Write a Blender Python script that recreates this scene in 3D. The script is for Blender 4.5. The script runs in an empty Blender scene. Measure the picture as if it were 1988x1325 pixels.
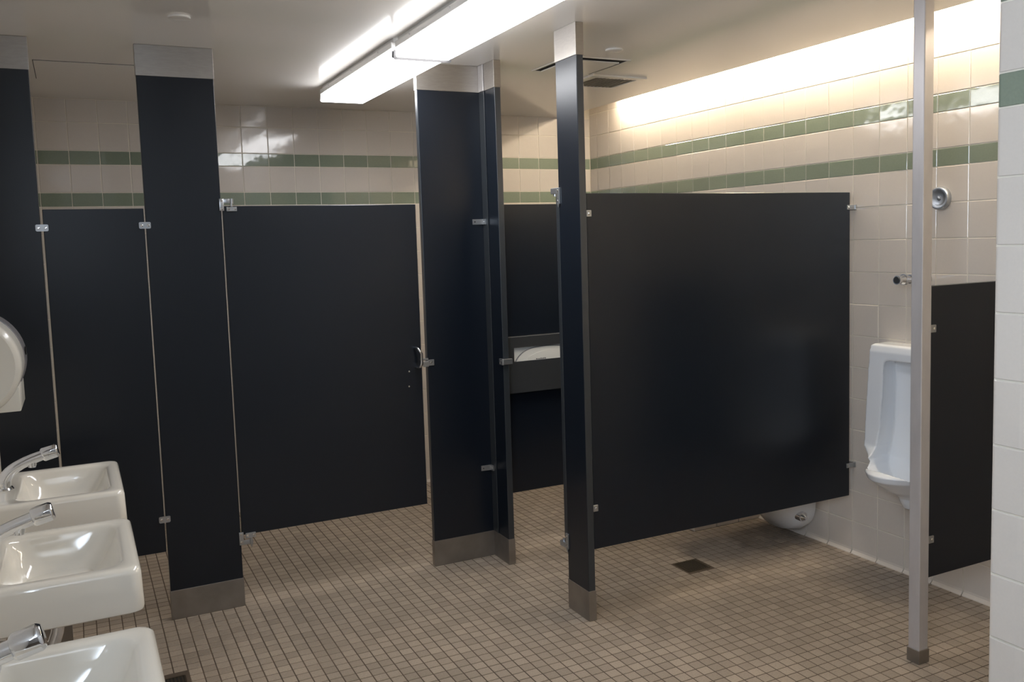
import bpy, bmesh, math, random
from mathutils import Vector, Matrix
random.seed(7)
S = bpy.context.scene
COL = S.collection
PI = math.pi

# ------------------------------------------------------------------ camera, world, exposure
CAM_H = 1.6046
YAW, PITCH, ROLL, FPX, CX, CY = 0.46264, 0.08874, 0.03062, 1721.5, 1008.13, 622.1
cy_, sy_, ct_, st_ = math.cos(YAW), math.sin(YAW), math.cos(PITCH), math.sin(PITCH)
Fv = Vector((sy_*ct_, cy_*ct_, -st_)); Rv = Vector((cy_, -sy_, 0)); Uv = Rv.cross(Fv)
R2 = Rv*math.cos(ROLL) - Uv*math.sin(ROLL); U2 = Uv*math.cos(ROLL) + Rv*math.sin(ROLL)
cd = bpy.data.cameras.new('camera'); cam = bpy.data.objects.new('camera', cd); COL.objects.link(cam)
cam.matrix_world = Matrix(((R2.x, U2.x, -Fv.x, 0), (R2.y, U2.y, -Fv.y, 0), (R2.z, U2.z, -Fv.z, CAM_H), (0, 0, 0, 1)))
cd.sensor_width = 36; cd.lens = FPX*36/1988
cd.shift_x = -(CX-994)/1988; cd.shift_y = (CY-662.5)/1988
cd.clip_start = 0.02
S.camera = cam
w = bpy.data.worlds.new('world'); S.world = w; w.use_nodes = True
w.node_tree.nodes['Background'].inputs[0].default_value = (0.5, 0.6, 0.8, 1)
w.node_tree.nodes['Background'].inputs[1].default_value = 0.05
S.view_settings.view_transform = 'Standard'; S.view_settings.look = 'None'
S.view_settings.exposure = 0.0; S.view_settings.gamma = 1.0; S.view_settings.use_curve_mapping = False
try:
    S.cycles.use_denoising = True
    S.cycles.max_bounces = 8
    S.cycles.diffuse_bounces = 5
    S.cycles.sample_clamp_indirect = 6
except Exception: pass

def area(name, loc, rot, sx, sy, power, color):
    l = bpy.data.lights.new(name, 'AREA'); l.shape = 'RECTANGLE'; l.size = sx; l.size_y = sy
    l.energy = power; l.color = color
    o = bpy.data.objects.new(name, l); COL.objects.link(o); o.location = loc; o.rotation_euler = rot
    return o
# cool daylight lamp, added at an unseen window on the left wall
area('added_daylight', (-0.325, 0.1, 1.95), (PI/2, 0, -PI/2), 1.0, 0.8, 50, (0.72, 0.84, 1.0))

LENS_E = 15.0
COVE_E = 165.0

# ------------------------------------------------------------------ measured layout
H = 2.466; XR = 3.385; YB = 5.5605; YF = 4.05; XE = 1.8397
XN = 1.896; YN = 1.343; XL = -0.36; YK = -2.0
T = 0.1552; BZ = 1.8719; SLOT = 3.135
PB, PT = 0.308, 1.79
WZ = 2.80            # height of the cove's top

# ------------------------------------------------------------------ materials
def lin(r, g, b):
    f = lambda c: (c/255/12.92) if c/255 <= 0.04045 else ((c/255+0.055)/1.055)**2.4
    return (f(r), f(g), f(b), 1)
def mat(name, col, rough=0.5, metal=0.0, spec=0.5, noise=None, bump=None, coat=0, emit=None, aniso=None):
    m = bpy.data.materials.new(name); m.use_nodes = True
    nt = m.node_tree; b = nt.nodes['Principled BSDF']
    b.inputs['Base Color'].default_value = col
    b.inputs['Roughness'].default_value = rough
    b.inputs['Metallic'].default_value = metal
    b.inputs['Specular IOR Level'].default_value = spec
    b.inputs['Coat Weight'].default_value = coat
    b.inputs['Coat Roughness'].default_value = 0.05
    if emit:
        b.inputs['Emission Color'].default_value = emit[0]; b.inputs['Emission Strength'].default_value = emit[1]
    geo = nt.nodes.new('ShaderNodeNewGeometry')
    if noise:
        sc, amt, stretch = noise
        mp = nt.nodes.new('ShaderNodeMapping'); mp.inputs['Scale'].default_value = stretch
        nt.links.new(geo.outputs['Position'], mp.inputs[0])
        n = nt.nodes.new('ShaderNodeTexNoise'); n.inputs['Scale'].default_value = sc; n.inputs['Detail'].default_value = 4
        nt.links.new(mp.outputs[0], n.inputs['Vector'])
        r = nt.nodes.new('ShaderNodeMapRange'); r.inputs[1].default_value = 0.3; r.inputs[2].default_value = 0.7
        r.inputs[3].default_value = 1-amt; r.inputs[4].default_value = 1+amt
        nt.links.new(n.outputs[0], r.inputs[0])
        mx = nt.nodes.new('ShaderNodeVectorMath'); mx.operation = 'SCALE'; mx.inputs[0].default_value = col[:3]
        nt.links.new(r.outputs[0], mx.inputs['Scale']); nt.links.new(mx.outputs[0], b.inputs['Base Color'])
    if bump:
        n2 = nt.nodes.new('ShaderNodeTexNoise'); n2.inputs['Scale'].default_value = bump[0]; n2.inputs['Detail'].default_value = 3
        nt.links.new(geo.outputs['Position'], n2.inputs['Vector'])
        bp = nt.nodes.new('ShaderNodeBump'); bp.inputs['Strength'].default_value = bump[1]; bp.inputs['Distance'].default_value = bump[2]
        nt.links.new(n2.outputs[0], bp.inputs['Height']); nt.links.new(bp.outputs[0], b.inputs['Normal'])
    return m

def tile_mat(name, col, var, rough, spec, bumps, dirt=0.0, pitch=None, off=(0, 0, 0)):
    """glazed or unglazed tile; a shade per tile is hashed from the tile's cell in the world"""
    m = mat(name, col, rough, 0, spec)
    nt = m.node_tree; b = nt.nodes['Principled BSDF']
    geo = nt.nodes.new('ShaderNodeNewGeometry')
    sub = nt.nodes.new('ShaderNodeVectorMath'); sub.operation = 'SUBTRACT'; sub.inputs[1].default_value = off
    nt.links.new(geo.outputs['Position'], sub.inputs[0])
    dv = nt.nodes.new('ShaderNodeVectorMath'); dv.operation = 'DIVIDE'; dv.inputs[1].default_value = pitch
    nt.links.new(sub.outputs[0], dv.inputs[0])
    fl = nt.nodes.new('ShaderNodeVectorMath'); fl.operation = 'FLOOR'; nt.links.new(dv.outputs[0], fl.inputs[0])
    wn = nt.nodes.new('ShaderNodeTexWhiteNoise'); wn.noise_dimensions = '3D'; nt.links.new(fl.outputs[0], wn.inputs['Vector'])
    r = nt.nodes.new('ShaderNodeMapRange'); r.inputs[3].default_value = 1-var; r.inputs[4].default_value = 1+var
    nt.links.new(wn.outputs['Value'], r.inputs[0])
    n = nt.nodes.new('ShaderNodeTexNoise'); n.inputs['Scale'].default_value = 160; n.inputs['Detail'].default_value = 3
    nt.links.new(geo.outputs['Position'], n.inputs['Vector'])
    r2 = nt.nodes.new('ShaderNodeMapRange'); r2.inputs[1].default_value = .3; r2.inputs[2].default_value = .7
    r2.inputs[3].default_value = 1-var*.8; r2.inputs[4].default_value = 1+var*.8
    nt.links.new(n.outputs[0], r2.inputs[0])
    n3 = nt.nodes.new('ShaderNodeTexNoise'); n3.inputs['Scale'].default_value = 1.7; n3.inputs['Detail'].default_value = 5
    nt.links.new(geo.outputs['Position'], n3.inputs['Vector'])
    r3 = nt.nodes.new('ShaderNodeMapRange'); r3.inputs[1].default_value = .35; r3.inputs[2].default_value = .65
    r3.inputs[3].default_value = 1-dirt; r3.inputs[4].default_value = 1+dirt*.4
    nt.links.new(n3.outputs[0], r3.inputs[0])
    m1 = nt.nodes.new('ShaderNodeMath'); m1.operation = 'MULTIPLY'; nt.links.new(r.outputs[0], m1.inputs[0]); nt.links.new(r2.outputs[0], m1.inputs[1])
    m2 = nt.nodes.new('ShaderNodeMath'); m2.operation = 'MULTIPLY'; nt.links.new(m1.outputs[0], m2.inputs[0]); nt.links.new(r3.outputs[0], m2.inputs[1])
    mx = nt.nodes.new('ShaderNodeVectorMath'); mx.operation = 'SCALE'; mx.inputs[0].default_value = col[:3]
    nt.links.new(m2.outputs[0], mx.inputs['Scale']); nt.links.new(mx.outputs[0], b.inputs['Base Color'])
    if bumps:
        n2 = nt.nodes.new('ShaderNodeTexNoise'); n2.inputs['Scale'].default_value = bumps[0]; n2.inputs['Detail'].default_value = 2
        nt.links.new(geo.outputs['Position'], n2.inputs['Vector'])
        bp = nt.nodes.new('ShaderNodeBump'); bp.inputs['Strength'].default_value = bumps[1]; bp.inputs['Distance'].default_value = bumps[2]
        nt.links.new(n2.outputs[0], bp.inputs['Height']); nt.links.new(bp.outputs[0], b.inputs['Normal'])
    return m

M = {}
M['tile'] = tile_mat('beige_glazed_tile', lin(207, 199, 190), .015, .10, .55, (9, .35, .004), .03, (T, T, T), (0.017, 0.03, BZ))
M['green'] = tile_mat('green_glazed_tile', lin(128, 138, 122), .05, .07, .6, (9, .35, .004), .03, (T, T, T), (0.017, 0.03, BZ))
M['grout'] = mat('wall_grout', lin(222, 215, 200), .7, noise=(8, .08, (1, 1, 1)))
FP = 0.0508; FX0 = 0.288; FY0 = 0.02
M['floor'] = tile_mat('taupe_floor_tile', lin(152, 139, 125), .15, .45, .45, (60, .25, .001), .13, (FP, FP, 5), (FX0, FY0, -1))
M['fgrout'] = mat('floor_grout', lin(78, 66, 54), .85, noise=(3, .25, (1, 1, 1)))
M['navy'] = mat('navy_powder_coat', lin(18, 24, 33), .30, 0, .42, noise=(500, .06, (1, 1, 1)), bump=(420, .06, .0004))
M['edge'] = mat('navy_panel_edge', lin(46, 50, 54), .32, 0, .6)
M['steel'] = mat('brushed_stainless', lin(186, 183, 183), .36, .65, .5, noise=(30, .06, (1, 1, 14)))
M['steel_d'] = mat('dull_stainless_shoe', lin(150, 144, 138), .42, .85, .5, noise=(9, .14, (1, 1, 1)))
M['cast'] = mat('cast_metal', lin(176, 178, 180), .3, .85, .5)
M['chrome'] = mat('chrome', lin(222, 224, 228), .07, 1.0, .5)
M['satin'] = mat('satin_chrome', lin(178, 183, 190), .34, .9, .5)
M['screw'] = mat('screw_head', lin(225, 225, 225), .18, 1.0, .5)
M['porcelain'] = mat('cream_porcelain', lin(226, 222, 213), .07, 0, .55, coat=.3)
M['porcelain2'] = mat('white_porcelain', lin(236, 239, 243), .08, 0, .55, coat=.3)
M['cap'] = mat('brushed_stainless_cap', lin(168, 163, 157), .38, .9, .5, noise=(30, .05, (1, 1, 6)))
M['ceil'] = mat('ceiling_paint', lin(236, 232, 226), .12, 0, .5, bump=(2.2, .06, .004))
M['paint'] = mat('plain_wall_paint', lin(226, 223, 218), .4)
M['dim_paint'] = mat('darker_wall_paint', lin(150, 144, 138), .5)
M['post'] = mat('satin_post_steel', lin(198, 195, 196), .4, .5, .5, noise=(30, .05, (1, 1, .3)))
M['endcap'] = mat('darkened_end_cap', lin(60, 58, 58), .5)  # cap darkened so it keeps an unlit outline against the bright diffuser
M['white'] = mat('white_enamel', lin(214, 212, 208), .35)
M['lens'] = mat('acrylic_lens', (1, 1, 1, 1), .4, emit=((.97, .975, 1.0, 1), LENS_E))
M['tube'] = mat('warm_tube', (1, 1, 1, 1), .4, emit=((1.0, .85, .64, 1), COVE_E))
M['dark'] = mat('dark_void', lin(22, 21, 20), .8)  # near-black for seam and lock, and for shade painted in hollows
M['grille'] = mat('grey_grille', lin(120, 116, 110), .5, .3)
M['drain'] = mat('bronze_drain', lin(74, 66, 52), .45, .7)
M['plastic'] = mat('cream_plastic', lin(226, 222, 212), .16, 0, .5)
M['grey_pl'] = mat('grey_metal_plate', lin(150, 148, 150), .3, .5)
M['disp'] = mat('dark_steel_dispenser', lin(66, 68, 70), .34, .35)
M['paper'] = mat('paper', lin(222, 220, 212), .75)
M['ink'] = mat('ink', lin(50, 48, 48), .7)

# ------------------------------------------------------------------ mesh helpers
def box(bm, x0, x1, y0, y1, z0, z1, bev=0, seg=2):
    vs = [bm.verts.new((x, y, z)) for z in (z0, z1) for y in (y0, y1) for x in (x0, x1)]
    f = [(0, 2, 3, 1), (4, 5, 7, 6), (0, 1, 5, 4), (2, 6, 7, 3), (0, 4, 6, 2), (1, 3, 7, 5)]
    fs = [bm.faces.new([vs[i] for i in q]) for q in f]
    if bev:
        es = {e for fc in fs for e in fc.edges}
        bmesh.ops.bevel(bm, geom=list(es), offset=bev, segments=seg, affect='EDGES', profile=.5)
    return vs
def cyl(bm, a, b, r0, r1=None, n=20, cap=True):
    a = Vector(a); b = Vector(b); r1 = r0 if r1 is None else r1
    d = (b-a).normalized(); u = d.orthogonal().normalized(); v = d.cross(u)
    A = []; B = []
    for i in range(n):
        t = 2*PI*i/n; q = u*math.cos(t)+v*math.sin(t)
        A.append(bm.verts.new(a+q*r0)); B.append(bm.verts.new(b+q*r1))
    for i in range(n):
        j = (i+1) % n; bm.faces.new((A[i], A[j], B[j], B[i]))
    if cap: bm.faces.new(A[::-1]); bm.faces.new(B)
def tube(bm, pts, rad, n=14):
    pts = [Vector(p) for p in pts]; rings = []
    rr = rad if isinstance(rad, (list, tuple)) else [rad]*len(pts)
    up = Vector((0, 1, 0))
    for i, p in enumerate(pts):
        d = (pts[min(i+1, len(pts)-1)]-pts[max(i-1, 0)]).normalized()
        u = up - d*up.dot(d)
        if u.length < .1: u = d.orthogonal()
        u.normalize(); v = d.cross(u)
        rings.append([bm.verts.new(p+(u*math.cos(2*PI*k/n)+v*math.sin(2*PI*k/n))*rr[i]) for k in range(n)])
    for a, b in zip(rings, rings[1:]):
        for k in range(n): bm.faces.new((a[k], a[(k+1) % n], b[(k+1) % n], b[k]))
    bm.faces.new(rings[0][::-1]); bm.faces.new(rings[-1])
def loft(bm, loops, cap0=True, cap1=True):
    rings = [[bm.verts.new(p) for p in l] for l in loops]; n = len(rings[0])
    for a, b in zip(rings, rings[1:]):
        for k in range(n): bm.faces.new((a[k], a[(k+1) % n], b[(k+1) % n], b[k]))
    if cap0: bm.faces.new(rings[0][::-1])
    if cap1: bm.faces.new(rings[-1])
    return rings
def rrect(x0, x1, y0, y1, r, z, n=6):
    out = []
    r = max(.0005, min(r, (x1-x0)/2-.0001, (y1-y0)/2-.0001))
    for (cx, cy, a) in ((x1-r, y1-r, 0), (x0+r, y1-r, 90), (x0+r, y0+r, 180), (x1-r, y0+r, 270)):
        for k in range(n+1):
            t = math.radians(a+90*k/n); out.append((cx+r*math.cos(t), cy+r*math.sin(t), z))
    return out
def bez(p, n=10):
    out = []
    for i in range(n+1):
        t = i/n; q = [Vector(x) for x in p]
        while len(q) > 1: q = [q[k].lerp(q[k+1], t) for k in range(len(q)-1)]
        out.append(q[0])
    return out
def obj(name, bm, m, parent=None, smooth=False, loc=None, recalc=True):
    if recalc: bmesh.ops.recalc_face_normals(bm, faces=bm.faces)
    me = bpy.data.meshes.new(name); bm.to_mesh(me); bm.free()
    for x in (m if isinstance(m, (list, tuple)) else [m]): me.materials.append(x)
    if smooth:
        me.polygons.foreach_set('use_smooth', [True]*len(me.polygons))
        try: me.set_sharp_from_angle(angle=math.radians(38))
        except Exception: pass
    o = bpy.data.objects.new(name, me); COL.objects.link(o)
    if parent is not None:
        o.parent = parent
        o.matrix_parent_inverse = Matrix.Translation(-parent.location) if loc is None else Matrix.Identity(4)
    if loc is not None: o.location = loc
    return o
def tag(o, label=None, cat=None, group=None, kind=None):
    if label: o['label'] = label
    if cat: o['category'] = cat
    if group: o['group'] = group
    if kind: o['kind'] = kind
    return o
def thing(name, label, cat, loc, group=None):
    e = bpy.data.objects.new(name, None); COL.objects.link(e); e.location = loc; e.empty_display_size = .05
    return tag(e, label, cat, group)
def NB(): return bmesh.new()
def bx(name, d, m, parent=None, bev=.0015, seg=1, smooth=False):
    bm = NB(); box(bm, *d, bev=bev, seg=seg)
    if m is M['navy']:      # a lighter banded edge all round the board
        thin = 0 if d[1]-d[0] < d[3]-d[2] else 1
        bmesh.ops.recalc_face_normals(bm, faces=bm.faces); bm.normal_update()
        for f in bm.faces:
            if abs(f.normal[thin]) < .9: f.material_index = 1
        m = [M['navy'], M['edge']]
    return obj(name, bm, m, parent, smooth)

# ------------------------------------------------------------------ the setting
G = .0022       # how far the grout lies behind the tile face
def wall(name, boxes, m):
    bm = NB()
    for b in boxes: box(bm, *b)
    return tag(obj(name, bm, m), None, None, None, 'structure')
floor = wall('floor', [(XL-.1, XR+.1, YK-.1, YB+.1, -.12, -.0012)], M['fgrout'])
tag(floor, 'taupe two inch square floor tile with dark joints')
w_back = wall('wall_back', [(XL-.1, XR+.12, YB+G, YB+.12, -.0012, WZ)], M['grout'])
tag(w_back, 'beige tiled back wall with two green bands above the stall doors')
w_right = wall('wall_right', [(XR+G, XR+.12, YN, YB+G, -.0012, WZ)], M['grout'])
tag(w_right, 'beige tiled right wall with green bands lit by the cove')
w_near = wall('wall_near', [(XN+G, XR+.12, YK, YN-.006, -.0012, WZ)], M['grout'])
tag(w_near, 'white tiled wall corner close to the camera on the right')
w_left = wall('wall_left', [(XL-.1, XL, YK-.1, YB+G, -.0012, H+.05)], M['paint'])
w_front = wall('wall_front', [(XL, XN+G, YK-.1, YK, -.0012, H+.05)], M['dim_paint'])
ceiling = wall('ceiling', [(XL, SLOT, YK, YB+G, H, H+.05), (SLOT-.03, SLOT, YN-.006, YB+G, H+.05, WZ), (SLOT-.03, XR+.12, YN-.006, YB+.12, WZ, WZ+.05), (SLOT, XR+.12, YK, YN-.006, H, H+.05)], M['ceil'])
tag(ceiling, 'glossy painted ceiling that stops short of the right wall')

# unseen window on the left wall, added to supply the cool daylight
win = thing('added_window_1', 'unseen window added on the left wall to supply daylight', None, (XL, .1, 1.95)); win['kind'] = 'structure'
bm = NB()
for b in ((-.43, .63, 1.52, 1.55), (-.43, .63, 2.35, 2.38), (-.43, -.40, 1.55, 2.35), (.60, .63, 1.55, 2.35)): box(bm, XL, XL+.03, *b)
obj('added_window_frame', bm, M['white'], win)

_tm = {}
def tile_mesh(w_, h_, key, bull=0, foot=False):
    """a tile lying in local x (width) / z (height), facing local -y; origin at its lower left corner of the cell"""
    k = (round(w_, 4), round(h_, 4), key, bull, foot)
    if k in _tm: return _tm[k]
    g = .0019; b = .0016; d = .0035
    bm = NB()
    x0, x1, z0, z1 = g, w_-g, g, h_-g
    if foot:
        z0 = .0
        prof = [(-.013, .0), (-.012, .004), (-.006, .009), (-.0015, .016), (0, .026), (0, z1-b), (b*.7, z1)]
        L = []
        for x, ins in ((x0, b*.7), (x0+b, 0), (x1-b, 0), (x1, b*.7)):
            L.append([bm.verts.new((x, py+ins, pz)) for (py, pz) in prof])
        for A, B in zip(L, L[1:]):
            for i in range(len(prof)-1): bm.faces.new((A[i], B[i], B[i+1], A[i+1]))
    elif bull:
        prof = []
        r = .011
        for q in range(6):
            t = PI/2*q/5; prof.append((r-r*math.sin(t), 0)) if False else prof.append((x0+r-r*math.cos(t), r-r*math.sin(t)))
        prof += [(x1-b, 0), (x1, b*.7), (x1, d)]
        prof = [(x0, d+.004)] + prof
        Z = [(z0, b*.7), (z0+b, 0), (z1-b, 0), (z1, b*.7)]
        L = [[bm.verts.new((px, py+ins, zz)) for (px, py) in prof] for (zz, ins) in Z]
        for A, B in zip(L, L[1:]):
            for i in range(len(prof)-1): bm.faces.new((A[i], A[i+1], B[i+1], B[i]))
    else:
        a = [bm.verts.new(p) for p in ((x0, d, z0), (x1, d, z0), (x1, d, z1), (x0, d, z1))]
        c = [bm.verts.new(p) for p in ((x0, b*.7, z0), (x1, b*.7, z0), (x1, b*.7, z1), (x0, b*.7, z1))]
        f = [bm.verts.new(p) for p in ((x0+b, 0, z0+b), (x1-b, 0, z0+b), (x1-b, 0, z1-b), (x0+b, 0, z1-b))]
        bm.faces.new(f)
        for i in range(4):
            j = (i+1) % 4
            bm.faces.new((c[i], c[j], f[j], f[i])); bm.faces.new((a[i], a[j], c[j], c[i]))
    bm.normal_update()
    me = bpy.data.meshes.new('tile'); bm.to_mesh(me); bm.free()
    me.materials.append(M['green'] if key == 'green' else M['tile'])
    _tm[k] = me; return me

ROWS = [(k*T+BZ-12*T, (k+1)*T+BZ-12*T, 'tile') for k in range(12)]
ROWS[0] = (0.0, ROWS[0][1], 'tile')
ROWS += [(BZ, BZ+T/2, 'green'), (BZ+T/2, BZ+1.5*T, 'tile'), (BZ+1.5*T, BZ+2*T, 'green'), (BZ+2*T, BZ+3*T, 'tile')]
TOPZ = BZ+3*T
def tile_wall(parent, edges, rotz, place, individual, top, limit=299, tilt=.0035, special=None):
    """edges: list of (a0, a1) along the wall; place(a) -> (x, y) of local origin; rotz turns local x along the wall"""
    rows = list(ROWS)
    if top-TOPZ > T: rows += [(TOPZ, TOPZ+T, 'tile'), (TOPZ+T, TOPZ+2*T, 'tile'), (TOPZ+2*T, top, 'tile')]
    else: rows += [(TOPZ, top, 'tile')]
    cnt = 0
    joint = NB(); vsets = []
    verts = []; faces = []; mi = []
    for ci, (a0, a1) in enumerate(edges):
        for ri, (z0, z1, key) in enumerate(rows):
            me = tile_mesh(a1-a0, z1-z0, key, 0, ri == 0)
            x, y = place(a0)
            rx = random.gauss(0, tilt)*.7; rz = random.gauss(0, tilt)
            if special and (ci, ri) in special: rx, rz = special[(ci, ri)]
            if individual(a0, a1, z0, z1) and cnt < limit:
                o = bpy.data.objects.new('tile', me); COL.objects.link(o); o.parent = parent
                o.location = (x, y, z0); o.rotation_euler = (rx if ri else 0, 0, rotz+rz)
                cnt += 1
            else:
                mt = Matrix.Translation((x, y, z0)) @ Matrix.Rotation(rotz+rz, 4, 'Z') @ Matrix.Rotation(rx if ri else 0, 4, 'X')
                base = len(verts)
                verts += [tuple(mt @ v.co) for v in me.vertices]
                faces += [[base+i for i in p.vertices] for p in me.polygons]
                mi += [1 if key == 'green' else 0]*len(me.polygons)
    joint.free()
    if faces:
        me = bpy.data.meshes.new('tile_field'); me.from_pydata(verts, [], faces)
        me.materials.append(M['tile']); me.materials.append(M['green']); me.polygons.foreach_set('material_index', mi)
        o = bpy.data.objects.new('tile_field', me); COL.objects.link(o); o.parent = parent; o['kind'] = 'stuff'
    return cnt

# back wall: joints at -0.1386 + k*T
ed = []; x = -.1386-2*T
while x < XR-.001:
    a0 = max(x, XL); a1 = min(x+T, XR-.001)
    if a1-a0 > .01: ed.append((a0, a1))
    x += T
n1 = tile_wall(w_back, ed, 0, lambda a: (a, YB), lambda a0, a1, z0, z1: z0 > 1.75 or (1.95 < a1 and a0 < 2.25 and z0 < 1.9), H-.0005, tilt=.0022)
# right wall: joints at 3.1345 + k*T ; local x runs from far to near (-y)
ed = []; y = 3.1345+16*T
while y > YN+.001:
    a0 = min(y, YB-.001); a1 = max(y-T, YN)
    if a0-a1 > .01: ed.append((a0, a1))
    y -= T
edr = [(0, b-a) for a, b in ed]
def right_tiles():
    # same builder with the run direction turned: local x -> -y
    rows_special = {}
    lens = []
    for i, (a0, a1) in enumerate(ed):
        if a0 < 3.2: rows_special[(i, 14)] = (-.006, 0); rows_special[(i, 13)] = (-.0005, 0); rows_special[(i, 15)] = (0, 0)
        if abs(a0-2.9793) < .01 or abs(a0-2.5137) < .01: rows_special[(i, 14)] = (.0105, .001)
    pos = {i: a for i, (a, b) in enumerate(ed)}
    E2 = []
    for i, (a0, a1) in enumerate(ed): E2.append((-a0, -a1))
    return tile_wall(w_right, E2, -PI/2, lambda a: (XR, -a), lambda a0, a1, z0, z1: -a0 > 2.2 and (z0 > 1.6 or -a1 < 3.16 or (z0 < .35 and -a1 < 3.75)), WZ, special=rows_special, tilt=.003)
n2 = right_tiles()
# near wall: the bullnose column seen at the frame's edge, and the columns towards the camera
def near_tiles():
    rows = list(ROWS)+[(TOPZ, H-.0005, 'tile')]
    for ri, (z0, z1, key) in enumerate(rows):
        me = tile_mesh(T, z1-z0, key, 0 if False else 1, False)
        o = bpy.data.objects.new('tile', me); COL.objects.link(o); o.parent = w_near
        o.location = (XN, YN, z0); o.rotation_euler = (random.gauss(0, .002), 0, -PI/2+random.gauss(0, .002))
    E2 = []; y = YN-T
    while y > -.9: E2.append((-y, -(y-T))); y -= T
    tile_wall(w_near, E2, -PI/2, lambda a: (XN, -a), lambda *a: False, H-.0005)
near_tiles()

# floor tiles
def floor_tiles():
    def proj(x, y, z):
        d = Vector((x, y, z-CAM_H)); w_ = d.dot(Fv)
        if w_ < .1: return None
        return CX+FPX*d.dot(R2)/w_, CY-FPX*d.dot(U2)/w_, w_
    g = .0021; b = .0010
    bm = NB()
    f = [bm.verts.new(p) for p in ((g+b, g+b, 0), (FP-g-b, g+b, 0), (FP-g-b, FP-g-b, 0), (g+b, FP-g-b, 0))]
    c = [bm.verts.new(p) for p in ((g, g, -.0012), (FP-g, g, -.0012), (FP-g, FP-g, -.0012), (g, FP-g, -.0012))]
    bm.faces.new(f)
    for i in range(4): bm.faces.new((c[i], c[(i+1) % 4], f[(i+1) % 4], f[i]))
    me = bpy.data.meshes.new('floor_tile'); bm.to_mesh(me); bm.free(); me.materials.append(M['floor'])
    co = [v.co.copy() for v in me.vertices]; fa = [list(p.vertices) for p in me.polygons]
    cells = []
    i0 = math.floor((XL-FX0)/FP); i1 = math.floor((XR-FX0)/FP)+1
    j0 = math.floor((.2-FY0)/FP); j1 = math.floor((YB-FY0)/FP)
    drains = [(2.534, 2.662, 3.343, 3.468), (.148, .275, 3.365, 3.49)]
    for i in range(i0, i1):
        for j in range(j0, j1):
            x, y = FX0+i*FP, FY0+j*FP
            if x > XN and y < YN-.05: continue
            if any(x < d[1]-.004 and x+FP > d[0]+.004 and y < d[3]-.004 and y+FP > d[2]+.004 for d in drains): continue
            p = proj(x+FP/2, y+FP/2, 0)
            vis = p and 345 < p[0] < 1905 and p[1] < 1330 and not (1760 < p[0] < 1812)
            cells.append((p[2] if vis else 99, x, y))
    cells.sort()
    verts = []; faces = []
    for k, (dd, x, y) in enumerate(cells):
        dz = random.uniform(-.0002, .0002)
        if k < 299 and dd < 90:
            o = bpy.data.objects.new('tile', me); COL.objects.link(o); o.parent = floor; o.location = (x, y, dz)
        else:
            base = len(verts)
            verts += [(x+v.x, y+v.y, v.z+dz*(v.z > -.001)) for v in co]
            faces += [[base+q for q in f_] for f_ in fa]
    m2 = bpy.data.meshes.new('tile_field'); m2.from_pydata(verts, [], faces); m2.materials.append(M['floor'])
    o = bpy.data.objects.new('tile_field', m2); COL.objects.link(o); o.parent = floor; o['kind'] = 'stuff'
floor_tiles()

# low tiled curb on the floor inside the second stall
curb = thing('trim_1', 'low white tiled curb on the floor behind the toilet', None, (3.1, 3.83, 0)); curb['kind'] = 'structure'
for k in range(3):
    bx('tile', (3.385-T*(k+1)+.0015, 3.385-T*k-.0015, 3.80, 3.86, 0.0, .06), M['tile'], curb, .003)

# ------------------------------------------------------------------ lamps
def fluorescent(y0, y1, label, x0):
    x1 = x0+.240
    t = thing('fluorescent_light', label, 'ceiling light', ((x0+x1)/2, (y0+y1)/2, H), 'fluorescent lights in a row on the ceiling')
    bm = NB(); box(bm, x0+.012, x1-.012, y0+.006, y1-.006, H-.022, H, .001)
    box(bm, x0, x1, y0+.002, y1-.002, H-.044, H-.018, .003)
    obj('housing', bm, M['white'], t)
    bm = NB(); zb = 2.384
    prof = [(x0+.004, H-.043), (x0+.001, zb+.006), (x0+.004, zb+.001), (x0+.008, zb), (x1-.008, zb), (x1-.004, zb+.001), (x1-.001, zb+.006), (x1-.004, H-.043)]
    loft(bm, [[(px, y, pz) for px, pz in prof] for y in (y0+.004, y1-.004)])
    obj('diffuser', bm, M['lens'], t)
    for ye in (y0, y1-.004):
        bm = NB()
        def off(p, s): return [(px+(s if px > (x0+x1)/2 else -s), pz-(s if pz < 2.43 else 0)) for px, pz in p]
        loft(bm, [[(px, y, pz) for px, pz in off(prof, .010 if (ye > y0 and y1 < 3.6) else .0015)] for y in (ye, ye+.004)], True, True)
        obj('end_cap', bm, M['endcap'] if (ye > y0 and y1 < 3.6) else M['grey_pl'], t)
    for yy in (y0+.18, (y0+y1)/2, y1-.18):
        bm = NB(); cyl(bm, (x0+.001, yy, H-.026), (x0-.003, yy, H-.026), .004, n=10); obj('screw', bm, M['steel'], t)
    return t
fluorescent(3.602, 4.80, 'farther white fluorescent wraparound light, ending near the back wall', 1.241)
fluorescent(2.392, 3.592, 'nearer white fluorescent wraparound light, cut off by the top of the frame', 1.253)
cl = thing('cove_light', 'warm fluorescent tubes hidden in the ceiling slot along the right wall', 'cove light', (3.33, 3.3, 2.6))
bx('tray', (3.285, 3.384, 1.5, 5.2, 2.572, 2.60), M['white'], cl)
y = 5.14
while y > 1.7:
    bm = NB(); cyl(bm, (3.322, y, 2.552), (3.322, y-1.15, 2.552), .011, n=12); obj('lamp_tube', bm, M['tube'], cl)
    for q in (y+.001, y-1.166): bx('lamp_holder', (3.308, 3.336, q, q+.014, 2.538, 2.572), M['white'], cl, 0)
    y -= 1.19

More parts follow.
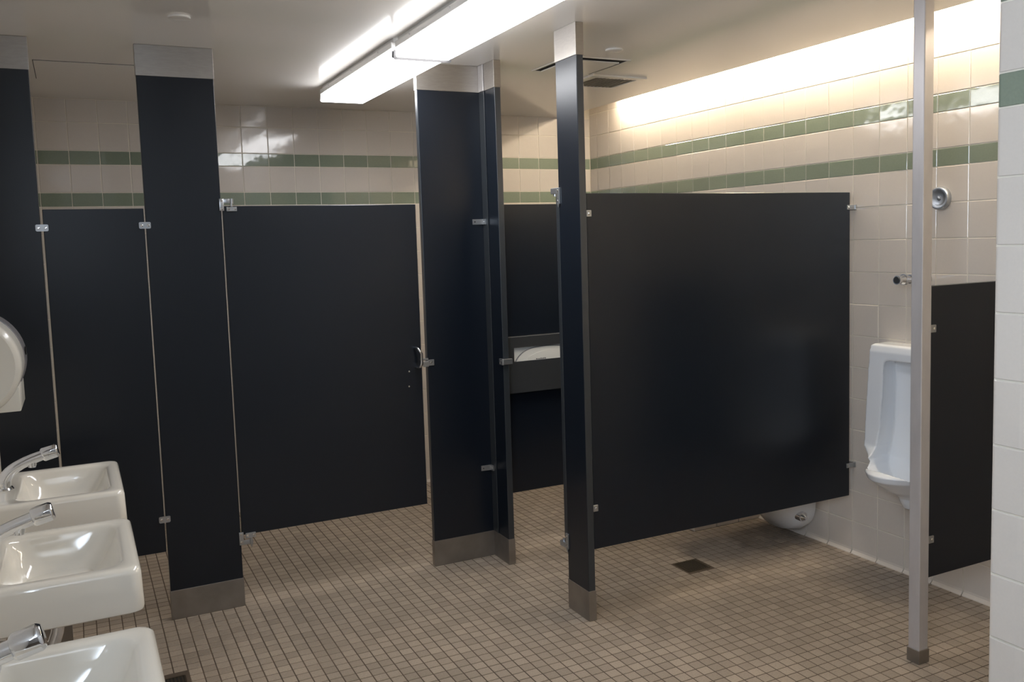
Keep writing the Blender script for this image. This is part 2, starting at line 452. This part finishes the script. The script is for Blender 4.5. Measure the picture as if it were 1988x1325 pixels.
# ------------------------------------------------------------------ toilet partitions
def screws(bm, pts, d, r=.0055):
    for p in pts:
        p = Vector(p); dd = Vector(d)
        cyl(bm, p, p+dd*.0016, r, r*.55, n=10)
def pilaster(label, x0, x1, y0, y1, face):
    """floor-to-ceiling post panel with a stainless shoe at both ends"""
    t = thing('stall_pilaster', label, 'partition post', ((x0+x1)/2, (y0+y1)/2, 0))
    bx('panel', (x0, x1, y0, y1, .01, H-.01), M['navy'], t, .0025, 2)
    e = .0022
    for (a, b) in ((0, .130), (H-.128, H-.0003)):
        bm = NB(); box(bm, x0-e, x1+e, y0-e, y1+e, a, b, .0012)
        obj('shoe', bm, M['steel_d'] if a == 0 else M['cap'], t)
    return t
TH = .032
pA = pilaster('leftmost navy stall post, partly behind the white dispenser', -.314, -.1084, YF, YF+TH, 0)
pB = pilaster('wide navy stall post left of the large stall door', .2823, .5889, YF, YF+TH, 0)
pC = pilaster('wide navy stall post right of the large stall door', 1.5126, XE, YF, YF+TH, 0)
pE = pilaster('narrow navy stall post standing at a right angle to the wide one', XE, XE+TH, 3.879, YF+TH, 0)
pG = pilaster('narrow navy stall post where the big right partition begins', XE, XE+TH, 3.1106, 3.2826, 0)

# narrow steel-edged strip that closes the corner between the two posts
bx('corner_strip', (XE-.005, XE-.0005, 3.992, YF-.0005, .131, H-.129), M['edge'], pE, .001)
bx('corner_strip', (XE-.008, XE-.0025, 3.992, YF-.003, H-.128, H-.001), M['steel'], pE, .001)
def flat_bracket(parent, xc, z, w_=.046, y=YF):
    """stirrup plate bridging a joint in a wall that faces -y"""
    bm = NB(); hw = w_/2
    pts = [(-hw, -.010), (-hw+.004, -.0135), (hw-.004, -.0135), (hw, -.010), (hw, .011), (hw-.004, .014), (-hw+.004, .014), (-hw, .011)]
    loft(bm, [[(xc+a, yy, z+b) for a, b in pts] for yy in (y, y-.006)]); 
    b = obj('bracket', bm, M['cast'], parent)
    bm = NB(); screws(bm, [(xc-hw*.55, y-.006, z), (xc+hw*.55, y-.006, z)], (0, -1, 0)); obj('screw', bm, M['screw'], b)
    return b
TP = .026
pan = thing('partition_panel', 'narrow navy filler panel between the two leftmost stall posts', 'partition', (.087, YF, PB))
bx('panel', (-.099, .2765, YF+.004, YF+.004+TP, PB, PT), M['navy'], pan, .002)
for xc, z in ((-.104, 1.716), (.2775, 1.719), (.2775, .453), (-.104, .453)): flat_bracket(pan, xc, z)

def hinge(parent, top):
    """pivot hinge of the large stall door: plate on the post, arm and knuckle over the leaf"""
    s = 1 if top else -1; zc = 1.806 if top else .318
    bm = NB()
    y = YF-.006
    box(bm, .581, .600, YF-.0065, YF, zc-.030, zc+.022, .001) if top else box(bm, .581, .600, YF-.0065, YF, zc-.036, zc+.022, .001)
    if top: box(bm, .600, .634, YF-.0065, YF-.0005, zc+.002, zc+.022, .001)
    else: box(bm, .600, .634, YF-.0065, YF-.0005, zc-.036, zc-.016, .001)
    cyl(bm, (.633, YF-.006, zc+(.0 if top else -.036)), (.633, YF-.006, zc+(.022 if top else -.014)), .0075, n=14)
    cyl(bm, (.631, YF-.006, zc+(-.012 if top else -.014)), (.631, YF-.006, zc+(0 if top else -.006)), .0055, n=12)
    if not top: cyl(bm, (.633, YF-.003, zc-.036), (.633, YF-.003, zc-.050), .005, .003, n=10)
    h = obj('hinge', bm, M['cast'], parent, True)
    bm = NB()
    z0, z1 = (zc-.032, zc-.013) if top else (zc-.008, zc+.014)
    box(bm, .610, .654, YF-.005, YF+.003, z0, z1, .001)
    h2 = obj('hinge_plate', bm, M['cast'], parent)
    bm = NB(); zz = (z0+z1)/2
    screws(bm, [(.619, YF-.005, zz), (.646, YF-.005, zz)], (0, -1, 0)); obj('screw', bm, M['screw'], h2)
    bm = NB(); screws(bm, [(.5905, YF-.0065, zc+.014), (.5905, YF-.0065, zc-.022)], (0, -1, 0)); obj('screw', bm, M['screw'], h)
dD = thing('stall_door', 'large closed navy stall door with a pull handle on its right edge', 'stall door', (1.045, YF, .32))
bx('leaf', (.5955, 1.4835, YF+.003, YF+.003+TP, .325, 1.797), M['navy'], dD, .002)
hinge(dD, True); hinge(dD, False)
bm = NB(); tube(bm, bez([(1.450, YF+.003, 1.106), (1.450, YF-.048, 1.112), (1.466, YF-.044, 1.080)], 7)+[(1.467, YF-.042, 1.05)]+bez([(1.467, YF-.042, 1.040), (1.464, YF-.048, 1.006), (1.450, YF+.003, 1.012)], 7), .0068)
obj('handle', bm, M['chrome'], dD, True)
bm = NB(); screws(bm, [(1.418, YF+.003, .992), (1.4145, YF+.003, .919)], (0, -1, 0), .0045); obj('screw', bm, M['screw'], dD)
bx('latch_bar', (1.475, 1.516, YF-.003, YF+.003, 1.040, 1.050), M['cast'], dD, .001)
k = bx('latch_keeper', (1.4875, 1.5145, YF-.012, YF-.001, 1.008, 1.036), M['cast'], pC, .002)
k2 = bx('latch_plate', (1.5145, 1.545, YF-.006, YF, 1.012, 1.041), M['cast'], pC, .001)
bm = NB(); screws(bm, [(1.530, YF-.006, 1.028)], (0, -1, 0), .005); obj('screw', bm, M['screw'], k2)

# corner brackets between the wide post and the post at a right angle to it
for z in (1.707, .462):
    bm = NB()
    arm = [(XE-.062, YF), (XE-.062, YF-.004), (XE-.012, YF-.010), (XE-.010, YF-.034), (XE, YF-.034), (XE, YF)]
    loft(bm, [[(a, b, zz) for a, b in arm] for zz in (z-.013, z+.013)])
    b = obj('corner_bracket', bm, M['cast'], pC)
    bm = NB(); cyl(bm, (XE-.051, YF-.0045, z), (XE-.051, YF-.007, z), .004, .003, n=10)
    obj('screw', bm, M['ink'] if z > 1 else M['screw'], b)
    bm = NB(); cyl(bm, (XE-.010, YF-.024, z), (XE-.012, YF-.024, z), .004, .003, n=10); obj('screw', bm, M['screw'], b)
# keeper of the second stall's door on the post's end
b = bx('latch_keeper', (XE-.010, XE, 3.866, 3.905, 1.006, 1.036), M['cast'], pE, .0015)
bx('latch_stop', (XE-.006, XE+TH+.012, 3.862, 3.877, 1.008, 1.035), M['cast'], pE, .0015)
bm = NB(); screws(bm, [(XE-.010, 3.885, 1.027), (XE-.010, 3.897, 1.014)], (-1, 0, 0)); obj('screw', bm, M['screw'], b)

# second stall door, swung open into the stall
dG = thing('stall_door', 'navy stall door swung fully open, seen edge-on beside its post', 'stall door', (XE+.03, 3.31, PB))
bx('leaf', (XE+.018, XE+.018+.57, 3.315, 3.315+TP, PB-.01, PT), M['navy'], dG, .002)
for z, s in ((1.790, 1), (.300, -1)):
    bm = NB()
    # plate on the post's face, arm reaching back over the leaf's edge
    box(bm, XE-.007, XE, 3.268, 3.290, z-.034, z+.034, .0015)
    if s > 0: box(bm, XE-.007, XE+.02, 3.290, 3.340, z+.010, z+.034, .0015)
    else: box(bm, XE-.007, XE+.02, 3.290, 3.340, z-.034, z-.012, .0015)
    cyl(bm, (XE+.004, 3.322, z+(.0 if s > 0 else -.015)), (XE+.004, 3.322, z+(.012 if s > 0 else .0)), .006, n=12)
    cyl(bm, (XE-.004, 3.279, z-.034), (XE-.004, 3.279, z-.048), .006, .002, n=10)
    h = obj('hinge', bm, M['cast'], dG)
    bm = NB(); screws(bm, [(XE-.007, 3.279, z-.022), (XE-.007, 3.279, z+.022)], (-1, 0, 0)); obj('screw', bm, M['screw'], h)

# partition between the two stalls, carrying the dispenser
p2 = thing('partition_panel', 'navy partition seen through the open stall, with the seat cover dispenser', 'partition', (2.6, YF+.004, PB))
bx('panel', (XE+TH+.012, 3.36, YF+.004, YF+.004+TP, PB-.003, PT+.002), M['navy'], p2, .002)
for z in (1.70, .46):
    bx('bracket', (3.345, XR-.0005, YF-.006, YF+.003, z-.014, z+.014), M['cast'], p2, .0015)

# big partition on the right
YP = 3.122
pp = thing('partition_panel', 'big navy partition reaching from the narrow post to the right wall', 'partition', (2.6, YP, PB))
bx('panel', (XE+TH+.006, 3.352, YP, YP+TP, PB-.006, PT+.001), M['navy'], pp, .0022)
for z in (1.709, .480):
    bm = NB(); box(bm, XE+TH+.001, XE+TH+.026, YP-.007, YP, z-.014, z+.014, .0025)
    b = obj('bracket', bm, M['cast'], pp)
    bm = NB(); screws(bm, [(XE+TH+.015, YP-.007, z)], (0, -1, 0)); obj('screw', bm, M['screw'], b)
for z in (1.719, .455):
    bm = NB(); box(bm, 3.328, 3.384, YP-.007, YP, z-.011, z+.011, .002); box(bm, 3.377, 3.3845, YP-.012, YP+.035, z-.013, z+.013, .0015)
    b = obj('wall_bracket', bm, M['cast'], pp)
    bm = NB(); screws(bm, [(3.338, YP-.007, z)], (0, -1, 0)); obj('screw', bm, M['screw'], b)

# seat cover dispenser on the middle partition
DX0, DX1, DZ0, DZ1, DY = 1.922, 2.322, .835, 1.122, YF-.046
sd = thing('seat_cover_dispenser', 'dark steel toilet seat cover dispenser hung on the middle partition', 'dispenser', (2.12, YF, DZ0))
WX0, WX1, WZ0, WZ1 = 1.962, 2.282, .996, 1.068
bm = NB()
box(bm, DX0, WX0, DY, DY+.003, DZ0, DZ1); box(bm, WX1, DX1, DY, DY+.003, DZ0, DZ1)
box(bm, WX0, WX1, DY, DY+.003, DZ0, WZ0); box(bm, WX0, WX1, DY, DY+.003, WZ1, DZ1)
obj('front_plate', bm, M['disp'], sd)
bm = NB()
box(bm, DX0, DX0+.003, DY+.003, YF+.0035, DZ0, DZ1); box(bm, DX1-.003, DX1, DY+.003, YF+.0035, DZ0, DZ1)
box(bm, DX0+.003, DX1-.003, DY+.003, YF+.0035, DZ0, DZ0+.003); box(bm, DX0+.003, DX1-.003, DY+.003, YF+.0035, DZ1-.003, DZ1)
obj('housing', bm, M['disp'], sd)
bx('top_edge', (DX0, DX1, DY-.0012, DY+.002, DZ1-.0005, DZ1+.0022), M['steel'], sd, 0)
pk = thing('seat_cover_pack', 'white paper seat covers folded inside the dark steel dispenser', 'paper', (2.12, DY+.02, .9))
bx('sheet', (WX0-.03, WX1+.03, DY+.018, DY+.022, DZ0+.01, WZ1+.03), M['paper'], pk, 0)
def arch(name, x0, x1, z0, h, y0, y1, m, p=2.6):
    bm = NB(); c = (x0+x1)/2; a = (x1-x0)/2; pts = []
    for i in range(33):
        t = PI*i/32; cs, sn = math.cos(t), math.sin(t)
        pts.append((c+a*math.copysign(abs(cs)**(2/p), cs), z0+h*abs(sn)**(2/p)))
    loft(bm, [[(q[0], y, q[1]) for q in pts] for y in (y0, y1)])
    return obj(name, bm, m, pk)
arch('fold', WX0+.001, WX1+.06, .93, .135, DY+.012, DY+.016, M['grey_pl'])
arch('sheet', WX0+.004, WX1+.06, .93, .132, DY+.009, DY+.012, M['paper'])
arch('sheet', WX0+.016, WX1+.10, .90, .142, DY+.005, DY+.008, M['paper'], 2.2)
bm = NB(); xx = 2.09
for k in range(9):
    ww = random.choice((.004, .005, .006)); box(bm, xx, xx+ww*.7, DY+.0042, DY+.005, .9975, .9975+random.choice((.006, .007, .005))); xx += ww+.0015
obj('printing', bm, M['ink'], pk)

# ------------------------------------------------------------------ urinal bay
post = thing('screen_post', 'square stainless post from floor to ceiling beside the urinal', 'post', (2.715, 2.199, 0))
bx('tube', (2.692, 2.740, 2.1765, 2.2245, 0.004, H-.0005), M['post'], post, .003, 2)
bx('shoe', (2.6885, 2.7435, 2.173, 2.228, 0.0, .052), M['steel_d'], post, .0012)
sc = thing('urinal_screen', 'short navy urinal screen between the square post and the near wall corner', 'partition', (3.05, 2.19, .3))
bx('panel', (2.752, 3.355, 2.187, 2.187+TP, .316, 1.400), M['navy'], sc, .002)
for z in (1.245, .462):
    bm = NB(); box(bm, 2.7405, 2.772, 2.180, 2.187, z-.014, z+.014, .002); b = obj('bracket', bm, M['cast'], sc)
    bm = NB(); screws(bm, [(2.762, 2.180, z)], (0, -1, 0)); obj('screw', bm, M['screw'], b)
    bx('wall_bracket', (3.340, XR-.0005, 2.180, 2.187, z-.014, z+.014), M['cast'], sc, .0015)

def evaluated(bm_main, cutters, voxel, smooth_it=4):
    me = bpy.data.meshes.new('tmp'); bmesh.ops.recalc_face_normals(bm_main, faces=bm_main.faces); bm_main.to_mesh(me); bm_main.free()
    o = bpy.data.objects.new('tmp', me); COL.objects.link(o); cs = []
    for c in cutters:
        bmesh.ops.recalc_face_normals(c, faces=c.faces)
        mc = bpy.data.meshes.new('cut'); c.to_mesh(mc); c.free(); oc = bpy.data.objects.new('cut', mc); COL.objects.link(oc); cs.append(oc)
        md = o.modifiers.new('b', 'BOOLEAN'); md.operation = 'DIFFERENCE'; md.solver = 'EXACT'; md.object = oc
    r = o.modifiers.new('r', 'REMESH'); r.mode = 'VOXEL'; r.voxel_size = voxel; r.use_smooth_shade = True
    s = o.modifiers.new('s', 'SMOOTH'); s.iterations = smooth_it; s.factor = .5
    dg = bpy.context.evaluated_depsgraph_get(); dg.update()
    out = bpy.data.meshes.new_from_object(o.evaluated_get(dg))
    for x in [o]+cs: bpy.data.objects.remove(x, do_unlink=True)
    out.polygons.foreach_set('use_smooth', [True]*len(out.polygons))
    return out
def shell_section(z, hw, d, r, front=0.0, y0=0):
    """closed outline in plan; depth d towards -x; 'front' blends a box front (0) into a rounded bow (1)"""
    pts = []
    N = 40
    for i in range(N+1):
        t = -1+2*i/N
        yb = hw*t
        e = (1-abs(t)**(3.0-1.0*front))**(1/(3.0-1.0*front)) if abs(t) < 1 else 0
        eb = min(1, (1-abs(t))*hw/r*2.2)**.5 if abs(t) < 1 else 0
        dep = d*(front*e+(1-front)*eb)
        pts.append((XR-.0015-max(dep, .0005), y0+yb, z))
    pts.append((XR-.0015, y0+hw, z)); pts.append((XR-.0015, y0-hw, z))
    return pts
UY = 2.715
def urinal():
    bm = NB()
    rows = [(1.085, .205, .100, 0), (1.078, .218, .112, 0), (1.05, .222, .118, 0), (.90, .230, .122, 0), (.74, .236, .128, 0), (.66, .238, .130, 0.0), (.615, .238, .134, 0), (.602, .234, .138, 0),
            (.575, .212, .160, .2), (.560, .202, .220, .6), (.545, .198, .290, 1), (.530, .192, .312, 1), (.505, .180, .305, 1), (.48, .160, .270, 1), (.445, .128, .215, 1), (.42, .098, .165, 1), (.405, .075, .145, 1), (.38, .068, .135, 1), (.355, .060, .12, 1), (.345, .045, .09, 1)]
    loft(bm, [shell_section(z, hw, d, .02, fr) for z, hw, d, fr in rows])
    cut = NB()
    # tall recess
    L = []
    for z, hw, dfront, dback in ((1.015, .100, .17, .050), (1.008, .132, .17, .040), (.985, .142, .17, .030), (.85, .146, .17, .025), (.70, .150, .20, .025), (.61, .160, .26, .03), (.555, .172, .288, .035), (.525, .160, .272, .05), (.49, .130, .225, .07), (.46, .08, .16, .09)):
        pts = []
        for i in range(25):
            t = -1+2*i/24; pts.append((XR-dback-.0, hw*t, z)) if False else None
        n = 24
        for i in range(n+1):
            t = PI*i/n; p = 3.2
            c, s_ = math.cos(t), math.sin(t)
            pts.append((XR-dback-(dfront-dback)*abs(s_)**(2/p), hw*math.copysign(abs(c)**(2/p), c), z))
        for i in range(1, 8):
            t = i/8; pts.append((XR-dback+.022*math.sin(PI*t)*0, -hw+2*hw*t, z))
        L.append(pts)
    loft(cut, L)
    return evaluated(bm, [cut], .0042, 4)
um = urinal()
ur = thing('urinal', 'white porcelain wall urinal half hidden by the square post', 'urinal', (XR-.1, UY, .345))
o = bpy.data.objects.new('bowl', um); COL.objects.link(o); um.materials.clear(); um.materials.append(M['porcelain2']); o.parent = ur
o.matrix_parent_inverse = Matrix.Translation(-ur.location); o.location = (0, UY, 0)
fv = thing('flush_valve', 'chrome urinal flush valve sticking out left of the square post', 'flush valve', (XR-.06, UY, 1.08))
bm = NB(); cyl(bm, (XR-.062, UY, 1.086), (XR-.062, UY, 1.30), .0125, n=18); cyl(bm, (XR-.062, UY, 1.30), (XR-.062, UY, 1.32), .021, n=20); cyl(bm, (XR-.062, UY, 1.32), (XR-.062, UY, 1.36), .019, n=20)
obj('down_tube', bm, M['chrome'], fv, True)
bm = NB(); cyl(bm, (XR-.001, UY, 1.383), (XR-.006, UY, 1.383), .028, .026, n=24); cyl(bm, (XR-.006, UY, 1.383), (XR-.10, UY, 1.383), .021, n=20); cyl(bm, (XR-.062, UY, 1.352), (XR-.062, UY, 1.415), .024, .021, n=20)
obj('body', bm, M['chrome'], fv, True)
bm = NB()
for a, b, r0, r1 in ((.10, .112, .024, .020), (.112, .140, .018, .018), (.140, .152, .024, .024), (.152, .172, .022, .016), (.172, .190, .018, .0195)):
    cyl(bm, (XR-a, UY, 1.385), (XR-b, UY, 1.386), r0, r1, n=20)
obj('push_button', bm, M['chrome'], fv, True)
bm = NB(); cyl(bm, (XR-.190, UY, 1.386), (XR-.193, UY, 1.386), .016, .015, n=18); obj('button_face', bm, M['disp'], fv)
fb = thing('flush_button', 'round chrome push plate on the tiles right of the post', 'flush button', (XR, 2.645, 1.735))
bm = NB(); prof = [(0, .050), (.014, .050), (.021, .046), (.022, .042), (.0175, .030), (.014, .012), (.0145, .009), (.018, .008), (.0195, .004)]
loft(bm, [[(XR-.0005-a, 2.645+r*math.cos(2*PI*k/32), 1.735+r*math.sin(2*PI*k/32)) for k in range(32)] for a, r in prof])
obj('plate', bm, M['satin'], fb, True)

# ------------------------------------------------------------------ toilet in the second stall
TYc = 3.545
def toilet():
    t = thing('toilet', 'white wall-hung toilet glimpsed under the big right partition', 'toilet', (XR-.2, TYc, .05))
    bm = NB(); L = []
    # sections along x from the wall outwards: (dist, half width, z bottom, z top)
    for d, hw, zb, zt in ((0.001, .165, .055, .36), (.012, .180, .035, .375), (.06, .188, .028, .38), (.12, .184, .042, .385), (.18, .168, .110, .39), (.26, .165, .190, .395), (.36, .180, .225, .395), (.46, .180, .250, .395), (.54, .155, .280, .395), (.60, .105, .320, .395), (.625, .04, .350, .390)):
        c = (zb+zt)/2; h = (zt-zb)/2; ring = []
        for k in range(32):
            a = 2*PI*k/32; cs, sn = math.cos(a), math.sin(a)
            p = 2.4 if sn < 0 else 5
            ring.append((XR-d, TYc+hw*math.copysign(abs(cs)**(2/p), cs), c+h*math.copysign(abs(sn)**(2/p), sn)))
        L.append(ring)
    loft(bm, L); obj('bowl', bm, M['porcelain2'], t, True)
    bm = NB(); L = []
    for z, s in ((.396, .98), (.400, 1), (.414, 1), (.418, .97)):
        ring = []
        for k in range(40):
            a = 2*PI*k/40; ring.append((XR-.36-.26*s*math.cos(a), TYc+.185*s*math.sin(a), z))
        L.append(ring)
    loft(bm, L); obj('seat', bm, M['porcelain2'], t, True)
    bm = NB()
    cyl(bm, (XR-.112, TYc-.16, .146), (XR-.112, TYc-.194, .144), .028, .026, n=18); cyl(bm, (XR-.112, TYc-.194, .144), (XR-.112, TYc-.214, .143), .020, .008, n=16)
    obj('bolt_cap', bm, M['chrome'], t, True)
    bm = NB(); cyl(bm, (XR-.05, TYc, .39), (XR-.05, TYc, .62), .013, n=16); cyl(bm, (XR-.05, TYc, .62), (XR-.05, TYc, .72), .027, n=20); cyl(bm, (XR-.0005, TYc, .66), (XR-.05, TYc, .66), .016, n=16)
    obj('flush_pipe', bm, M['chrome'], t, True)
toilet()

# ------------------------------------------------------------------ sinks
SY = .5; SZ = .818
def sink_parts(t, y0, y1):
    x0, x1 = XL, .104
    bm = NB()
    zb = SZ-.115
    L = [rrect(x0, x1-.05, y0+.05, y1-.05, .04, zb+.012), rrect(x0, x1-.02, y0+.018, y1-.018, .03, zb+.002), rrect(x0, x1-.008, y0+.008, y1-.008, .03, zb), rrect(x0, x1-.002, y0+.002, y1-.002, .03, zb+.004), rrect(x0, x1, y0, y1, .030, zb+.012),
         rrect(x0, x1-.003, y0+.003, y1-.003, .030, SZ-.016), rrect(x0, x1-.006, y0+.006, y1-.006, .030, SZ-.007), rrect(x0, x1-.013, y0+.013, y1-.013, .026, SZ-.0015), rrect(x0, x1-.021, y0+.021, y1-.021, .022, SZ)]
    # basin, moving inwards and down
    bx0, bx1, by0, by1 = -.215, .058, y0+.056, y1-.052
    L += [rrect(bx0-.014, bx1+.010, by0-.012, by1+.012, .060, SZ-.0005), rrect(bx0-.006, bx1+.003, by0-.004, by1+.004, .056, SZ-.004), rrect(bx0, bx1-.003, by0+.002, by1-.002, .054, SZ-.012),
          rrect(bx0+.010, bx1-.014, by0+.008, by1-.008, .060, SZ-.04), rrect(bx0+.020, bx1-.040, by0+.022, by1-.022, .070, SZ-.08), rrect(bx0+.035, bx1-.065, by0+.05, by1-.05, .07, SZ-.108),
          rrect(bx0+.07, bx1-.10, by0+.11, by1-.11, .045, SZ-.122), rrect(bx0+.105, bx1-.138, by0+.165, by1-.165, .012, SZ-.126)]
    loft(bm, L); basin = obj('basin', bm, M['porcelain'], t, True)
    bm = NB(); box(bm, x0, x0+.022, y0+.02, y1-.02, SZ-.001, SZ+.022, .006, 3); obj('back_ledge', bm, M['porcelain'], t, True)
    c = (y0+y1)/2
    bm = NB(); cyl(bm, (-.0965, c, SZ-.127), (-.0965, c, SZ-.1225), .021, .021, n=20); obj('drain', bm, M['chrome'], t, True)
    # metering faucet: curved spout, press cap at the tip, outlet below
    bm = NB(); yc = c-.005
    p = bez([(-.262, yc, SZ), (-.268, yc, SZ+.055), (-.225, yc, SZ+.080), (-.125, yc, SZ+.106)], 12)
    tube(bm, p, [.0225, .0215, .021, .0205, .020, .0195, .019, .0185, .018, .018, .018, .018, .018], 16)
    cyl(bm, (-.262, yc, SZ-.0004), (-.262, yc, SZ+.006), .030, .026, n=22)
    f = obj('faucet', bm, M['chrome'], t, True)
    d = Vector((.040, 0, .0100)).normalized()
    a = Vector((-.143, yc, SZ+.1025))
    bm = NB()
    n = 8
    def oct_(q, r):
        u = Vector((0, 1, 0)); v = d.cross(u); return [q+(u*math.cos(2*PI*(k+.5)/n)+v*math.sin(2*PI*(k+.5)/n))*r for k in range(n)]
    loft(bm, [oct_(a, .021), oct_(a+d*.006, .0255), oct_(a+d*.046, .0255), oct_(a+d*.053, .021)])
    bmesh.ops.bevel(bm, geom=bm.edges[:], offset=.0012, segments=1, affect='EDGES')
    cap = obj('press_cap', bm, M['chrome'], f, True)
    cap.matrix_parent_inverse = Matrix.Translation(-t.location) if False else Matrix.Identity(4)
    bm = NB(); q = a+d*.053+Vector((0, -.008, -.006)); cyl(bm, q-d*.001, q+d*.0012, .0055, n=12); s = obj('set_screw', bm, M['ink'], f); s.matrix_parent_inverse = Matrix.Identity(4)
    bm = NB(); cyl(bm, (-.172, yc, SZ+.090), (-.174, yc, SZ+.070), .0145, .0135, n=16); cyl(bm, (-.174, yc, SZ+.070), (-.1743, yc, SZ+.064), .012, .012, n=16)
    ae = obj('outlet', bm, M['chrome'], f, True); ae.matrix_parent_inverse = Matrix.Identity(4)
    # trap and supply under the bowl
    bm = NB(); tube(bm, bez([(-.0965, c, SZ-.128), (-.0965, c, SZ-.30), (-.15, c, SZ-.30), (-.16, c, SZ-.22), (-.25, c, SZ-.22), (XL+.001, c, SZ-.22)], 14), .016, 12)
    obj('trap', bm, M['chrome'], t, True)
for lab, y0, y1 in (('farthest of the three white wall-hung sinks, beside the navy stalls', 3.183, 3.700), ('middle one of the three white wall-hung sinks', 2.366, 2.870), ('nearest of the three white wall-hung sinks, cut off by the bottom edge', 1.500, 2.004)):
    t = thing('sink', lab, 'sink', (-.13, (y0+y1)/2, SZ-.115), 'white sinks along the left wall')
    sink_parts(t, y0, y1)

# ------------------------------------------------------------------ dispenser on the left wall
ds = thing('wall_dispenser', 'rounded white dispenser on the left wall above the farthest sink', 'dispenser', (XL, 3.05, 1.25))
def dprof(y, s, m=0.0):
    c = (-.303, 1.292); r = .150*s; pts = []
    for i in range(28):
        a = math.radians(-62+170*i/27)
        pts.append((c[0]+r*math.cos(a), y, c[1]+r*1.03*math.sin(a)))
    pts.append((XL+.002, y, c[1]+r*1.02)); pts.append((XL+.002, y, 1.158+.01*(1-s)*10))
    return pts
bm = NB(); loft(bm, [dprof(2.936, .80), dprof(2.926, .86) if False else dprof(2.932, .88), dprof(2.937, .94), dprof(2.948, .975), dprof(2.965, .99), dprof(3.09, .99)])
obj('cover', bm, M['plastic'], ds, True)
bm = NB(); loft(bm, [dprof(3.09, 1.01), dprof(3.20, 1.01)]); obj('housing', bm, M['grey_pl'], ds, True)
bm = NB(); box(bm, XL+.001, -.166, 2.96, 3.19, 1.152, 1.225, .004, 2); obj('outlet_base', bm, M['plastic'], ds, True)
bm = NB(); cyl(bm, (-.1525, 3.12, 1.315), (-.1490, 3.12, 1.315), .013, n=16); obj('key_lock', bm, M['dark'], ds)

# ------------------------------------------------------------------ floor drains
def drain(label, x0, x1, y0, y1):
    t = thing('floor_drain', label, 'drain', ((x0+x1)/2, (y0+y1)/2, 0), None)
    bm = NB(); box(bm, x0, x1, y0, y1, -.0011, -.0006)
    obj('pit_shade', bm, M['dark'], t)  # flat dark sheet, paints the shade below the bars
    bm = NB(); r = .007
    for b in ((x0, x1, y0, y0+r), (x0, x1, y1-r, y1), (x0, x0+r, y0+r, y1-r), (x1-r, x1, y0+r, y1-r)): box(bm, *b, -.0005, .0012)
    obj('frame', bm, M['drain'], t)
    n = 9
    for i in range(n):
        xx = x0+r+(x1-x0-2*r)*(i+.5)/n
        bx('bar', (xx-.0033, xx+.0033, y0+r, y1-r, -.0005, .0006), M['drain'], t, 0)
drain('square bronze floor drain in front of the big right partition', 2.534, 2.662, 3.343, 3.468)
drain('square floor drain beside the nearest sink, at the bottom edge', .148, .275, 3.365, 3.49)

# ------------------------------------------------------------------ things on the ceiling
for (x, y, lab) in ((.406, 3.54, 'round white ceiling cap above the wide left stall post'), (2.273, 3.502, 'round white ceiling cap near the air vents')):
    bm = NB(); prof = [(0, .040), (.004, .041), (.007, .039), (.0085, .030), (.009, .006)]
    loft(bm, [[(x+r*math.cos(2*PI*k/32), y+r*math.sin(2*PI*k/32), H-.0003-a) for k in range(32)] for a, r in prof])
    o = obj('ceiling_cap', bm, M['ceil'], None, True); tag(o, lab, 'ceiling cap', 'ceiling caps')
v1 = thing('air_diffuser', 'square ceiling air diffuser with a dark gap round its white plate', 'vent', (2.31, 3.87, H))
bx('gap_shade', (2.15, 2.475, 3.69, 4.055, H-.0015, H-.0002), M['dark'], v1, 0)  # flat dark sheet, paints the shadow gap round the plate
bx('plate', (2.175, 2.445, 3.722, 4.03, H-.011, H-.005), M['ceil'], v1, .002)
bm = NB(); fr = .012
for b in ((2.14, 2.485, 3.68, 3.69), (2.14, 2.485, 4.055, 4.065), (2.14, 2.15, 3.69, 4.055), (2.475, 2.485, 3.69, 4.055)): box(bm, *b, H-.004, H-.0002)
obj('frame', bm, M['ceil'], v1)
v2 = thing('exhaust_grille', 'smaller square ceiling exhaust grille behind the air diffuser', 'vent', (2.66, 4.2, H))
bm = NB()
for b in ((2.49, 2.83, 4.04, 4.09), (2.49, 2.83, 4.34, 4.375), (2.49, 2.535, 4.09, 4.34), (2.795, 2.83, 4.09, 4.34)): box(bm, *b, H-.011, H-.0002, .002, 1)
obj('frame', bm, M['ceil'], v2)
bx('duct_shade', (2.535, 2.795, 4.09, 4.34, H-.001, H-.0002), M['dark'], v2, 0)  # flat dark sheet, paints the shade behind the louvres
for i in range(11):
    xx = 2.535+.26*(i+.5)/11
    bx('louvre', (xx-.007, xx+.007, 4.09, 4.34, H-.008, H-.0045), M['grille'], v2, 0)
ap = thing('access_panel', 'square access panel in the ceiling above the leftmost stall', 'access panel', (.12, 4.74, H))
bx('seam', (-.104, .364, 4.508, 4.976, H-.0008, H-.0002), M['dark'], ap, 0)
bx('door_plate', (-.1005, .3605, 4.5115, 4.9725, H-.0035, H-.0012), M['ceil'], ap, 0)
